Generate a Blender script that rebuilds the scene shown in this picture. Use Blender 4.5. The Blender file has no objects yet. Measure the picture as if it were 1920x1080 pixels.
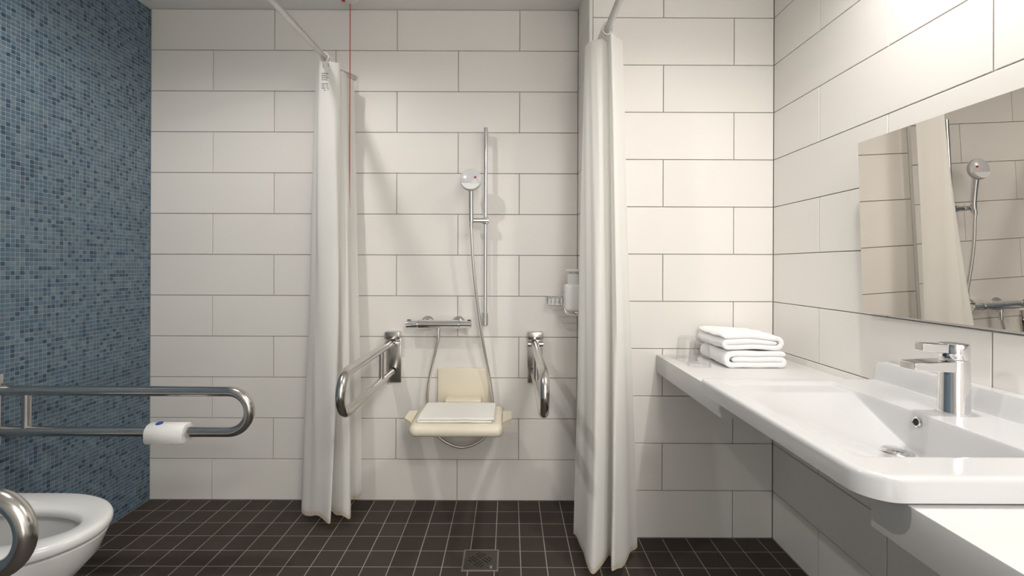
import bpy, bmesh, math, random
from mathutils import Vector, Matrix
random.seed(7)
PI = math.pi
S = bpy.context.scene
COL = S.collection

# ------------------------------------------------------------------ camera, light, exposure
EYE = 1.145
cam_d = bpy.data.cameras.new('camera')
cam = bpy.data.objects.new('camera', cam_d); COL.objects.link(cam)
cam.location = (0, 0, EYE)
cam.rotation_euler = (PI/2, math.radians(-0.2), 0)
cam_d.sensor_width = 36.0
cam_d.lens = 870.0/1920*36
cam_d.shift_x = 5/1920
cam_d.shift_y = -40/1920
cam_d.clip_start = 0.02
S.camera = cam

S.view_settings.view_transform = 'Standard'
S.view_settings.look = 'None'
S.view_settings.gamma = 1
S.view_settings.use_curve_mapping = False
S.view_settings.exposure = 0.48

W = bpy.data.worlds.new('world'); S.world = W
W.use_nodes = True
W.node_tree.nodes['Background'].inputs[0].default_value = (1, 0.97, 0.93, 1)
W.node_tree.nodes['Background'].inputs[1].default_value = 0.25

def spot(name, loc, energy, radius, angle, blend, color, aim=None):
    l = bpy.data.lights.new(name, 'SPOT')
    l.energy = energy; l.shadow_soft_size = radius
    l.spot_size = math.radians(angle); l.spot_blend = blend; l.color = color
    o = bpy.data.objects.new(name, l); COL.objects.link(o); o.location = loc
    if aim:
        d = Vector(aim)-Vector(loc)
        o.rotation_euler = d.to_track_quat('-Z', 'Y').to_euler()
    return o
def area(name, loc, energy, size, color, aim):
    l = bpy.data.lights.new(name, 'AREA')
    l.energy = energy; l.shape = 'RECTANGLE'; l.size = size[0]; l.size_y = size[1]; l.color = color
    o = bpy.data.objects.new(name, l); COL.objects.link(o); o.location = loc
    d = Vector(aim)-Vector(loc)
    o.rotation_euler = d.to_track_quat('-Z', 'Y').to_euler()
    return o
WARM = (1.0, 0.965, 0.925)
spot('downlight_basin', (0.85, 1.06, 2.39), 38, 0.03, 154, 1.0, WARM)
spot('downlight_toilet', (-0.95, 1.06, 2.39), 30, 0.03, 166, 0.5, WARM)
area('ceiling_fill', (0.60, -0.85, 2.39), 24, (0.5, 0.5), WARM, (0.60, -0.85, 0))  # added soft fill overhead behind the camera, not a known fixture
area('rear_fill', (0.40, -1.27, 1.08), 6, (0.9, 2.05), (0.98, 0.985, 1.0), (0.4, 2, 1.08))  # added cool fill from behind the camera

# ------------------------------------------------------------------ materials
def new_mat(name):
    m = bpy.data.materials.new(name); m.use_nodes = True
    nt = m.node_tree
    return m, nt, nt.nodes['Principled BSDF']
def lin(c):
    c = c/255
    return c/12.92 if c <= 0.04045 else ((c+0.055)/1.055)**2.4
def rgb(r, g, b): return (lin(r), lin(g), lin(b), 1)
def mat(name, col, rough=0.5, metal=0.0, noise=0.0, nscale=8.0, bump=0.0, bscale=200.0, randomize=0.0, coat=0.0, spec=0.5):
    m, nt, b = new_mat(name)
    b.inputs['Base Color'].default_value = col
    b.inputs['Roughness'].default_value = rough
    b.inputs['Metallic'].default_value = metal
    b.inputs['Specular IOR Level'].default_value = spec
    if coat: b.inputs['Coat Weight'].default_value = coat; b.inputs['Coat Roughness'].default_value = 0.05
    N = nt.nodes; L = nt.links
    tc = N.new('ShaderNodeTexCoord')
    if noise or randomize:
        hsv = N.new('ShaderNodeHueSaturation'); hsv.inputs['Color'].default_value = col
        val = None
        if noise:
            nz = N.new('ShaderNodeTexNoise'); nz.inputs['Scale'].default_value = nscale; nz.inputs['Detail'].default_value = 4
            L.new(tc.outputs['Object'], nz.inputs['Vector'])
            mr = N.new('ShaderNodeMapRange'); mr.inputs['To Min'].default_value = 1-noise; mr.inputs['To Max'].default_value = 1+noise
            L.new(nz.outputs['Fac'], mr.inputs['Value']); val = mr.outputs['Result']
        if randomize:
            oi = N.new('ShaderNodeObjectInfo')
            mr2 = N.new('ShaderNodeMapRange'); mr2.inputs['To Min'].default_value = 1-randomize; mr2.inputs['To Max'].default_value = 1+randomize
            L.new(oi.outputs['Random'], mr2.inputs['Value'])
            if val is None: val = mr2.outputs['Result']
            else:
                mm = N.new('ShaderNodeMath'); mm.operation = 'MULTIPLY'
                L.new(val, mm.inputs[0]); L.new(mr2.outputs['Result'], mm.inputs[1]); val = mm.outputs[0]
        L.new(val, hsv.inputs['Value']); L.new(hsv.outputs['Color'], b.inputs['Base Color'])
    if bump:
        nb = N.new('ShaderNodeTexNoise'); nb.inputs['Scale'].default_value = bscale; nb.inputs['Detail'].default_value = 5
        L.new(tc.outputs['Object'], nb.inputs['Vector'])
        bp = N.new('ShaderNodeBump'); bp.inputs['Strength'].default_value = bump; bp.inputs['Distance'].default_value = 0.002
        L.new(nb.outputs['Fac'], bp.inputs['Height']); L.new(bp.outputs['Normal'], b.inputs['Normal'])
    return m
M = {}
M['tile'] = mat('wall_tile_glaze', (0.845, 0.818, 0.778, 1), 0.38, noise=0.015, nscale=3, randomize=0.02, spec=0.4)
M['grout'] = mat('wall_grout', (0.46, 0.42, 0.37, 1), 0.9, noise=0.1, nscale=20)
M['floor_tile'] = mat('floor_tile_stone', (0.062, 0.050, 0.043, 1), 0.55, noise=0.12, nscale=14, bump=0.15, bscale=120, randomize=0.10, spec=0.12)
M['floor_grout'] = mat('floor_grout', (0.34, 0.31, 0.27, 1), 0.9, noise=0.15, nscale=12)
M['plaster'] = mat('ceiling_paint', (0.88, 0.87, 0.84, 1), 0.9, noise=0.01, nscale=3)
M['mosaic_grout'] = mat('mosaic_grout', (0.36, 0.42, 0.45, 1), 0.9, noise=0.08, nscale=20)
M['steel'] = mat('brushed_steel', (0.62, 0.605, 0.58, 1), 0.20, 1.0, noise=0.03, nscale=30)
M['chrome'] = mat('chrome', (0.80, 0.80, 0.81, 1), 0.06, 1.0)
M['alu'] = mat('matt_aluminium', (0.64, 0.635, 0.63, 1), 0.42, 1.0)
M['dull_steel'] = mat('dull_drain_steel', (0.15, 0.135, 0.115, 1), 0.42, 0.75, noise=0.1, nscale=40)
M['ceramic'] = mat('white_ceramic', (0.61, 0.61, 0.615, 1), 0.12, spec=0.5, noise=0.004, nscale=2)
M['toilet'] = mat('toilet_ceramic', (0.76, 0.76, 0.755, 1), 0.14, noise=0.004, nscale=2)
M['laminate'] = mat('white_laminate', (0.68, 0.675, 0.665, 1), 0.4, noise=0.01, nscale=5)
M['cream'] = mat('cream_plastic', (0.86, 0.79, 0.64, 1), 0.35, noise=0.02, nscale=6)
M['white_plastic'] = mat('white_plastic', (0.82, 0.81, 0.79, 1), 0.35, noise=0.01, nscale=6)
M['grey_plastic'] = mat('pale_grey_plastic', (0.62, 0.62, 0.63, 1), 0.25, noise=0.01, nscale=6)
M['towel'] = mat('white_terry', (0.93, 0.93, 0.93, 1), 0.95, noise=0.03, nscale=60, bump=0.7, bscale=420)
M['mat_towel'] = mat('cream_white_cotton', (0.92, 0.91, 0.86, 1), 0.95, noise=0.03, nscale=60, bump=0.4, bscale=420)
M['dark'] = mat('black_rubber', (0.012, 0.012, 0.012, 1), 0.6)
M['red'] = mat('red_plastic', (0.5, 0.03, 0.03, 1), 0.4)
M['cord'] = mat('red_cord', (0.55, 0.09, 0.07, 1), 0.8)
M['blue'] = mat('blue_print', (0.03, 0.08, 0.35, 1), 0.4)
M['ink'] = mat('grey_ink', (0.20, 0.20, 0.21, 1), 0.8)
M['mirror'] = mat('mirror_silver', (0.66, 0.63, 0.59, 1), 0.0, 1.0)
M['hose'] = mat('metal_hose', (0.80, 0.79, 0.76, 1), 0.34, 1.0)
m = bpy.data.materials.new('clear_glass'); m.use_nodes = True
nt = m.node_tree; nt.nodes.clear()
out = nt.nodes.new('ShaderNodeOutputMaterial'); tr_ = nt.nodes.new('ShaderNodeBsdfTransparent'); gl = nt.nodes.new('ShaderNodeBsdfGlossy')
tr_.inputs[0].default_value = (0.99, 0.99, 0.99, 1); gl.inputs['Roughness'].default_value = 0.02
lw_ = nt.nodes.new('ShaderNodeLayerWeight'); lw_.inputs['Blend'].default_value = 0.5
pw_ = nt.nodes.new('ShaderNodeMath'); pw_.operation = 'POWER'; pw_.inputs[1].default_value = 4.0; nt.links.new(lw_.outputs['Facing'], pw_.inputs[0])
fr_ = nt.nodes.new('ShaderNodeMath'); fr_.operation = 'MULTIPLY_ADD'; fr_.inputs[1].default_value = 0.6; fr_.inputs[2].default_value = 0.03; nt.links.new(pw_.outputs[0], fr_.inputs[0])
mx_ = nt.nodes.new('ShaderNodeMixShader')
nt.links.new(fr_.outputs[0], mx_.inputs[0]); nt.links.new(tr_.outputs[0], mx_.inputs[1]); nt.links.new(gl.outputs[0], mx_.inputs[2]); nt.links.new(mx_.outputs[0], out.inputs[0])
M['glass'] = m
m, nt, b = new_mat('water')
b.inputs['Transmission Weight'].default_value = 1; b.inputs['Roughness'].default_value = 0.02; b.inputs['IOR'].default_value = 1.33
M['water'] = m
# mosaic : colour per tessera from a face attribute
m, nt, b = new_mat('mosaic_glass')
at = nt.nodes.new('ShaderNodeAttribute'); at.attribute_name = 'tessera_colour'
nz = nt.nodes.new('ShaderNodeTexNoise'); nz.inputs['Scale'].default_value = 60
tc = nt.nodes.new('ShaderNodeTexCoord'); nt.links.new(tc.outputs['Object'], nz.inputs['Vector'])
mr = nt.nodes.new('ShaderNodeMapRange'); mr.inputs['To Min'].default_value = 0.88; mr.inputs['To Max'].default_value = 1.12
nt.links.new(nz.outputs['Fac'], mr.inputs['Value'])
hs = nt.nodes.new('ShaderNodeHueSaturation'); nt.links.new(at.outputs['Color'], hs.inputs['Color']); nt.links.new(mr.outputs['Result'], hs.inputs['Value'])
nt.links.new(hs.outputs['Color'], b.inputs['Base Color']); b.inputs['Roughness'].default_value = 0.35
M['mosaic'] = m
# curtain cloth : thin woven polyester, yellowed hem
def curtain_mat(name):
    m = bpy.data.materials.new(name); m.use_nodes = True
    nt = m.node_tree; N = nt.nodes; L = nt.links
    N.clear()
    out = N.new('ShaderNodeOutputMaterial')
    d = N.new('ShaderNodeBsdfDiffuse'); t = N.new('ShaderNodeBsdfTranslucent'); mx = N.new('ShaderNodeMixShader')
    mx.inputs[0].default_value = 0.30
    at = N.new('ShaderNodeAttribute'); at.attribute_name = 'hem'
    nz = N.new('ShaderNodeTexNoise'); nz.inputs['Scale'].default_value = 55
    tc = N.new('ShaderNodeTexCoord'); L.new(tc.outputs['Object'], nz.inputs['Vector'])
    mm = N.new('ShaderNodeMath'); mm.operation = 'MULTIPLY'; L.new(at.outputs['Fac'], mm.inputs[0]); L.new(nz.outputs['Fac'], mm.inputs[1])
    mc = N.new('ShaderNodeMix'); mc.data_type = 'RGBA'
    mc.inputs['A'].default_value = (0.93, 0.92, 0.89, 1); mc.inputs['B'].default_value = (0.62, 0.46, 0.24, 1)
    L.new(mm.outputs[0], mc.inputs['Factor'])
    L.new(mc.outputs['Result'], d.inputs['Color']); L.new(mc.outputs['Result'], t.inputs['Color'])
    wv = N.new('ShaderNodeTexNoise'); wv.inputs['Scale'].default_value = 300
    mp = N.new('ShaderNodeMapping'); mp.inputs['Scale'].default_value = (1, 1, 0.08)
    L.new(tc.outputs['Object'], mp.inputs['Vector']); L.new(mp.outputs['Vector'], wv.inputs['Vector'])
    bp = N.new('ShaderNodeBump'); bp.inputs['Strength'].default_value = 0.15; bp.inputs['Distance'].default_value = 0.001
    L.new(wv.outputs['Fac'], bp.inputs['Height']); L.new(bp.outputs['Normal'], d.inputs['Normal'])
    L.new(d.outputs[0], mx.inputs[1]); L.new(t.outputs[0], mx.inputs[2]); L.new(mx.outputs[0], out.inputs[0])
    return m
M['curtain'] = curtain_mat('curtain_cloth')

# ------------------------------------------------------------------ mesh helpers
class MB:
    def __init__(self): self.bm = bmesh.new()
    def box(self, x0, x1, y0, y1, z0, z1, bev=0.0, seg=2, mtx=None):
        g = bmesh.ops.create_cube(self.bm, size=1.0)
        vs = g['verts']
        for v in vs:
            v.co = Vector(((x0+x1)/2+v.co.x*(x1-x0), (y0+y1)/2+v.co.y*(y1-y0), (z0+z1)/2+v.co.z*(z1-z0)))
        if bev:
            es = list({e for v in vs for e in v.link_edges})
            r = bmesh.ops.bevel(self.bm, geom=es, offset=bev, segments=seg, profile=0.5, affect='EDGES')
            vs = list({v for f in r['faces'] for v in f.verts} | {v for v in vs if v.is_valid})
        if mtx:
            for v in vs: v.co = mtx @ v.co
        return self
    def tube(self, pts, r, n=16, closed=False, caps=True):
        pts = [Vector(p) for p in pts]
        N = len(pts); rs = r if isinstance(r, (list, tuple)) else [r]*N
        tang = []
        for i in range(N):
            if closed: t = pts[(i+1) % N]-pts[i-1]
            else: t = pts[min(i+1, N-1)]-pts[max(i-1, 0)]
            tang.append(t.normalized())
        ref = Vector((0, 0, 1)) if abs(tang[0].z) < 0.9 else Vector((1, 0, 0))
        u = tang[0].cross(ref).normalized()
        rings = []
        for i in range(N):
            u = (u - tang[i]*u.dot(tang[i])).normalized(); w = tang[i].cross(u)
            rings.append([self.bm.verts.new(pts[i]+(u*math.cos(2*PI*k/n)+w*math.sin(2*PI*k/n))*rs[i]) for k in range(n)])
        R = range(N) if closed else range(N-1)
        for i in R:
            a, c = rings[i], rings[(i+1) % N]
            for k in range(n): self.bm.faces.new((a[k], a[(k+1) % n], c[(k+1) % n], c[k]))
        if caps and not closed:
            self.bm.faces.new(rings[0][::-1]); self.bm.faces.new(rings[-1])
        return self
    def lathe(self, prof, n=32, mtx=None, close=False):
        rings = []
        for (r, z) in prof:
            if r < 1e-6: rings.append([self.bm.verts.new((0, 0, z))])
            else: rings.append([self.bm.verts.new((r*math.cos(2*PI*k/n), r*math.sin(2*PI*k/n), z)) for k in range(n)])
        idx = list(range(len(rings)-1)) + ([len(rings)-1] if close else [])
        for i in idx:
            a, c = rings[i], rings[(i+1) % len(rings)]
            for k in range(n):
                k2 = (k+1) % n
                if len(a) == 1 and len(c) == 1: continue
                if len(a) == 1: self.bm.faces.new((a[0], c[k2], c[k]))
                elif len(c) == 1: self.bm.faces.new((a[k], a[k2], c[0]))
                else: self.bm.faces.new((a[k], a[k2], c[k2], c[k]))
        if mtx:
            for ring in rings:
                for v in ring: v.co = mtx @ v.co
        return self
    def loft(self, loops, cap0=True, cap1=True):
        rings = [[self.bm.verts.new(p) for p in lp] for lp in loops]
        n = len(rings[0])
        for a, c in zip(rings, rings[1:]):
            for k in range(n): self.bm.faces.new((a[k], a[(k+1) % n], c[(k+1) % n], c[k]))
        if cap0: self.bm.faces.new(rings[0][::-1])
        if cap1: self.bm.faces.new(rings[-1])
        return self
    def build(self, name, material, parent=None, smooth=35, label=None, loc=None):
        bm = self.bm
        bmesh.ops.recalc_face_normals(bm, faces=bm.faces)
        me = bpy.data.meshes.new(name); bm.to_mesh(me); bm.free()
        if smooth:
            for p in me.polygons: p.use_smooth = True
            me.set_sharp_from_angle(angle=math.radians(smooth))
        me.materials.append(material)
        return link(name, me, parent, label)
def link(name, me, parent=None, label=None):
    o = bpy.data.objects.new(name, me); COL.objects.link(o)
    if parent is not None:
        o.parent = parent
        if parent.parent is None: o.matrix_parent_inverse = Matrix.LocRotScale(parent.location, parent.rotation_euler, None).inverted()
        else: o.matrix_parent_inverse = parent.parent and Matrix.LocRotScale(parent.parent.location, parent.parent.rotation_euler, None).inverted() @ Matrix.Identity(4)
    if label: o['label'] = label
    return o
def thing(name, label, cat, loc=(0, 0, 0), group=None):
    o = bpy.data.objects.new(name, None); COL.objects.link(o)
    o.location = loc; o.empty_display_size = 0.05
    return tag(o, label, cat, group)
def tag(o, label, cat, group=None):
    o['label'] = label; o['category'] = cat
    if group: o['group'] = group
    return o
def struct(o): o['kind'] = 'structure'; return o
def T(x, y, z): return Matrix.Translation((x, y, z))
def R(a, ax): return Matrix.Rotation(a, 4, ax)
def crom(P, n):
    """Catmull-Rom through points, n samples per span"""
    P = [Vector(p) for p in P]; out = []
    for i in range(len(P)-1):
        p0 = P[max(i-1, 0)]; p1 = P[i]; p2 = P[i+1]; p3 = P[min(i+2, len(P)-1)]
        for k in range(n):
            t = k/n
            out.append(0.5*((2*p1)+(p2-p0)*t+(2*p0-5*p1+4*p2-p3)*t*t+(3*p1-p0-3*p2+p3)*t**3))
    out.append(P[-1].copy())
    return out

# ------------------------------------------------------------------ room shell
XL, XR, XS = -1.757, 1.116, 0.334     # mosaic wall, basin wall, shower return
YB, YA, YF = 2.27, 1.962, -1.3        # shower back wall, alcove back wall, wall behind camera
HC = 2.4
TT = 0.008                            # tile thickness proud of the bed
GAP = 0.0031

tile_cache = {}
def tile_mesh(w, h, d=TT, ch=0.0012):
    key = (round(w, 4), round(h, 4), d)
    if key in tile_cache: return tile_cache[key]
    # local: u along X, v along Z, face looks to -Y, back at y=0
    vs = []
    for (yy, ins) in ((0, 0), (-d+ch, 0), (-d, ch)):
        for (a, c) in ((0, 0), (1, 0), (1, 1), (0, 1)):
            vs.append((a*w+(ins if a == 0 else -ins), yy, c*h+(ins if c == 0 else -ins)))
    fs = []
    for L in (0, 4):
        for k in range(4):
            fs.append((L+k, L+(k+1) % 4, L+4+(k+1) % 4, L+4+k))
    fs.append((8, 9, 10, 11))
    me = bpy.data.meshes.new('tile'); me.from_pydata(vs, [], fs); me.update()
    tile_cache[key] = me
    return me
def place_tile(parent, w, h, mtx, material, name='tile', d=TT):
    me = tile_mesh(w, h, d)
    if not me.materials: me.materials.append(material)
    o = bpy.data.objects.new(name, me); COL.objects.link(o); o.parent = parent; o.matrix_world = mtx
    return o
def slab(name, x0, x1, y0, y1, z0, z1, m):
    return struct(MB().box(x0, x1, y0, y1, z0, z1).build(name, m, smooth=0))
def tile_run(parent, u0, u1, phase_even, phase_odd, frame, umin_count=True):
    """courses 0.2 m high, 0.6 m long in half bond, on a wall whose u runs from u0 to u1; frame(u, z) gives the matrix"""
    for i in range(12):
        ph = phase_even if i % 2 == 0 else phase_odd
        js = [u0]
        k = math.floor((u0-ph)/0.6)
        while True:
            x = ph+0.6*k
            if x > u1-0.012: break
            if x > u0+0.012: js.append(x)
            k += 1
        js.append(u1)
        for a, c in zip(js, js[1:]):
            place_tile(parent, c-a-GAP, 0.2-GAP, frame(a+GAP/2, i*0.2+GAP/2), M['tile'])

wall_back = slab('wall_back', XL-0.1, XS+0.1, YB+TT-0.0009, YB+0.15, 0, HC, M['grout'])
tile_run(wall_back, XL, XS, -0.8525, -1.1525, lambda u, z: T(u, YB+TT, z))
wall_alcove = slab('wall_alcove', XS+0.02, XR+0.1, YA+TT-0.0009, YB+TT-0.002, 0, HC, M['grout'])
tile_run(wall_alcove, XS+0.0155, XR, 0.948, 0.649, lambda u, z: T(u, YA+TT, z))
# return wall looks to -X : local X runs to -Y
wall_return = slab('wall_return', XS+TT-0.0009, XS+0.019, YA+0.012, YB+TT-0.003, 0, HC, M['grout'])
for i in range(12):
    place_tile(wall_return, YB-YA-0.002-GAP, 0.2-GAP, T(XS+TT, YB-GAP/2, i*0.2+GAP/2) @ R(-PI/2, 'Z'), M['tile'])
struct(MB().box(XS+0.0002, XS+0.0153, YA-0.0002, YA+0.011, 0, HC-0.0005, 0.0015).build('trim_1', M['white_plastic']))
wall_right = slab('wall_right', XR+TT-0.0009, XR+0.15, YF, YA+TT-0.002, 0, HC, M['grout'])
# u = -Y so that the run starts at the alcove corner
tile_run(wall_right, -YA, -YF, -1.6725, -1.369, lambda u, z: T(XR+TT, -u, z) @ R(-PI/2, 'Z'))
wall_left = slab('wall_left', XL-0.15, XL-0.0012, YF, YB+TT-0.002, 0, HC, M['mosaic_grout'])
wall_front = slab('wall_front', XL-0.15, XR+0.15, YF-0.15, YF-0.0005, 0, HC, M['tile'])
ceiling = slab('ceiling', XL-0.15, XR+0.15, YF-0.15, YB+0.15, HC+0.0005, HC+0.15, M['plaster'])
floor = slab('floor', XL-0.15, XR+0.15, YF-0.15, YB+0.15, -0.15, -0.0015, M['floor_grout'])

# floor tiles, 10 cm grid
P = 0.1003; FG = 0.0042
DR = (-0.176, -0.040, 1.745, 1.876)      # drain rectangle
me_full = None
cells = []
for j in range(0, 34):
    y1 = YB-P*j; y0 = y1-P
    for i in range(-18, 12):
        x0 = 0.0477+P*i; x1 = x0+P
        x0c, x1c = max(x0, XL), min(x1, XR)
        y1c = y1
        if x1c-x0c < 0.012: continue
        if x0c > XS-0.012 and y1 > YA:
            if y0 > YA-0.012: continue
            y1c = YA
        elif y1-0.02 > YA and x1c > XS: x1c = XS
        if x1c-x0c < 0.012: continue
        rects = [(x0c+FG/2, x1c-FG/2, y0+FG/2, y1c-FG/2)]
        # cut round the drain
        out = []
        for (a, c, e, f) in rects:
            if c <= DR[0] or a >= DR[1] or f <= DR[2] or e >= DR[3]: out.append((a, c, e, f)); continue
            cand = []
            if a < DR[0]-0.004: cand.append((a, DR[0]-0.002, e, f))
            if c > DR[1]+0.004: cand.append((DR[1]+0.002, c, e, f))
            am, cm = max(a, DR[0]-0.002), min(c, DR[1]+0.002)
            if f > DR[3]+0.004: cand.append((am, cm, DR[3]+0.002, f))
            if e < DR[2]-0.004: cand.append((am, cm, e, DR[2]-0.002))
            out += [q for q in cand if q[1]-q[0] > 0.003 and q[3]-q[2] > 0.003]
        cells += out
cells.sort(key=lambda q: -q[2])
near = cells[300:]; cells = cells[:300]
FT = 0.0015
def ftile_verts(q, ch=0.001):
    a, c, e, f = q
    vs = []
    for (zz, ins) in ((-0.0015, 0), (-ch*0.6, 0), (0, ch)):
        vs += [(a+ins, e+ins, zz), (c-ins, e+ins, zz), (c-ins, f-ins, zz), (a+ins, f-ins, zz)]
    fs = []
    for L in (0, 4):
        for k in range(4): fs.append((L+k, L+(k+1) % 4, L+4+(k+1) % 4, L+4+k))
    fs.append((8, 9, 10, 11))
    return vs, fs
fcache = {}
for q in cells:
    w, h = round(q[1]-q[0], 4), round(q[3]-q[2], 4)
    if (w, h) not in fcache:
        vs, fs = ftile_verts((-w/2, w/2, -h/2, h/2))
        me = bpy.data.meshes.new('tile'); me.from_pydata(vs, [], fs); me.update(); me.materials.append(M['floor_tile']); fcache[(w, h)] = me
    o = bpy.data.objects.new('tile', fcache[(w, h)]); COL.objects.link(o); o.parent = floor
    o.location = ((q[0]+q[1])/2, (q[2]+q[3])/2, random.uniform(-0.0003, 0.0001))
vs, fs = [], []
for q in near:
    v, f = ftile_verts(q); n0 = len(vs); vs += v; fs += [tuple(i+n0 for i in ff) for ff in f]
me = bpy.data.meshes.new('tiles'); me.from_pydata(vs, [], fs); me.update(); me.materials.append(M['floor_tile'])
o = link('tiles', me, floor); o['kind'] = 'stuff'

# mosaic tesserae on the left wall
PM = 0.0163; MG = 0.0017
PAL = [((0.102, 0.160, 0.215), 36), ((0.076, 0.132, 0.190), 28), ((0.136, 0.190, 0.232), 22), ((0.038, 0.074, 0.120), 17), ((0.105, 0.138, 0.190), 7)]
cols = [c for c, w in PAL]; wts = [w for c, w in PAL]
def tess(y, z, pw=PM-MG):
    d = 0.0016+random.uniform(-0.0003, 0.0003); t1, t2 = random.uniform(-.00012, .00012), random.uniform(-.00012, .00012)
    ch = 0.0009
    xa = XL-0.0012
    return [(xa, y, z), (xa, y+pw, z), (xa, y+pw, z+pw), (xa, y, z+pw),
            (xa+d-t1-t2, y+ch, z+ch), (xa+d+t1-t2, y+pw-ch, z+ch), (xa+d+t1+t2, y+pw-ch, z+pw-ch), (xa+d-t1+t2, y+ch, z+pw-ch)]
TF = [(4, 5, 6, 7), (0, 1, 5, 4), (1, 2, 6, 5), (2, 3, 7, 6), (3, 0, 4, 7)]
def pick():
    c = random.choices(cols, wts)[0]; k = random.uniform(0.85, 1.15)
    return (c[0]*k, c[1]*k, c[2]*k, 1)
def mesh_tess(name, lst):
    vs, fs, cc = [], [], []
    for (y, z) in lst:
        n0 = len(vs); vs += tess(y, z); fs += [tuple(i+n0 for i in f) for f in TF]; cc += [pick()]*5
    me = bpy.data.meshes.new(name); me.from_pydata(vs, [], fs); me.update()
    a = me.attributes.new('tessera_colour', 'FLOAT_COLOR', 'FACE')
    a.data.foreach_set('color', [x for c in cc for x in c])
    me.materials.append(M['mosaic'])
    return me
ny = int((YB-(-0.3))/PM); nz = int(HC/PM)
# the 300 that show largest stand in the four columns nearest the left edge of the picture
first_col = int((YB-1.615)/PM)
single, rest = [], []
for i in range(ny):
    for k in range(nz):
        y = YB-PM*(i+1)+MG/2; z = k*PM+MG/2
        if first_col-3 <= i <= first_col and 0.55 < z < 0.55+75*PM: single.append((y, z))
        else: rest.append((y, z))
single = single[:300]
o = link('tesserae', mesh_tess('tesserae', rest), wall_left); o['kind'] = 'stuff'
for q in single:
    link('tessera', mesh_tess('tessera', [q]), wall_left)

# ------------------------------------------------------------------ countertop
CT, CB, CX = 0.776, 0.702, 0.622
mb = MB()
mb.box(CX, XR, 1.360, YA, CB, CT, 0.002)
mb.box(CX, XR, 0.25, 0.797, CB, CT, 0.002)
mb.box(1.04, XR, 0.790, 1.365, CB, CT, 0.0)
tag(mb.build('countertop', M['laminate']), 'thick white wall-to-wall vanity worktop under the wash basin', 'countertop')

# ------------------------------------------------------------------ wash basin
BX0, BX1, BY0, BY1 = 0.560, XR-0.0005, 0.719, 1.367
BZ, BZB = 0.820, 0.777
BC = (BY0+BY1)/2
def sm(t): t = max(0, min(1, t)); return t*t*(3-2*t)
def basin_z(x, y):
    rec = sm((x-0.600)/0.022)*sm((0.926-x)/0.012)*sm((y-0.797)/0.02)*sm((1.328-y)/0.02)
    v = max(0, min(1, (1.240-y)/0.195)) if y > BC else max(0, min(1, (y-0.802)/0.055))
    v = v*0.85+sm(v)*0.15
    g = max(0, min(1, (x-0.61)/0.245)); g = (g*0.75+sm(g)*0.25)*sm((0.9245-x)/0.013)
    z = BZ-0.008*rec-0.082*v*g
    # back upstand
    z += 0.050*sm((x-1.070)/0.010)
    return z
def x_front(y):
    d0, d1 = y-BY0, BY1-y
    off = 0
    r = 0.055
    if d0 < r: off = r-math.sqrt(max(0, r*r-(r-d0)**2))
    r = 0.02
    if d1 < r: off = max(off, r-math.sqrt(max(0, r*r-(r-d1)**2)))
    return BX0+off
NX, NY = 150, 130
ys = []
for j in range(NY+1):
    t = j/NY
    ys.append(BY0+(BY1-BY0)*(t+0.35*(math.sin(2*PI*t)/(2*PI))*-1 if False else t))
extra = [BY0+0.0015, BY0+0.004, BY0+0.008, BY1-0.0015, BY1-0.004]
ys = sorted(set(ys+extra))
def row_x(y):
    xf = x_front(y)
    xs = [0, .0015, .004, .008] + [0.012+(BX1-BX0-0.06-0.012)*i/100 for i in range(101)] + []
    out = [xf+a for a in xs if xf+a < 1.02]
    return xf
vs, fs = [], []
us = [0, .003, .008, .016] + [0.024+0.596*i/80 for i in range(81)] + [0.622+0.04*i/20 for i in range(21)] + [0.666+0.2*i/20 for i in range(21)] + [0.875, .885, .893, .899, .905, .911, .917, .923, .929, .94, .96, .98, .99, 1.0]
rr = 0.010
def edge_drop(d):
    if d >= rr: return 0
    return rr-math.sqrt(max(0, rr*rr-(rr-d)**2))
bm = bmesh.new()
top = []
for y in ys:
    xf = x_front(y); row = []
    for u in us:
        x = xf+(BX1-xf)*u
        dx = x-xf
        de = min(dx, y-BY0, BY1-y)
        if x > 1.0: de = min(y-BY0, BY1-y)
        row.append(bm.verts.new((x, y, basin_z(x, y)-edge_drop(de))))
    top.append(row)
bot = []
for y in ys:
    xf = x_front(y); row = []
    for u in us:
        x = xf+(BX1-xf)*u
        dx = min(x-xf, y-BY0, BY1-y)
        k = 0.006*max(0, 1-dx/0.02)
        row.append(bm.verts.new((x, y, min(BZB+k*0.5, basin_z(x, y)-0.012))))
    bot.append(row)
nr, nc = len(ys), len(us)
for j in range(nr-1):
    for i in range(nc-1):
        bm.faces.new((top[j][i], top[j][i+1], top[j+1][i+1], top[j+1][i]))
        bm.faces.new((bot[j][i], bot[j+1][i], bot[j+1][i+1], bot[j][i+1]))
for j in range(nr-1):
    bm.faces.new((top[j][0], top[j+1][0], bot[j+1][0], bot[j][0]))
    bm.faces.new((top[j][-1], bot[j][-1], bot[j+1][-1], top[j+1][-1]))
for i in range(nc-1):
    bm.faces.new((top[0][i], bot[0][i], bot[0][i+1], top[0][i+1]))
    bm.faces.new((top[-1][i], top[-1][i+1], bot[-1][i+1], bot[-1][i]))
basin = thing('wash_basin', 'wide white ceramic wash basin with sloping bowl set into the worktop', 'wash basin', (0.85, BC, BZB))
mb = MB(); mb.bm.free(); mb.bm = bm
mb.build('bowl', M['ceramic'], basin, smooth=50)
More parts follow.
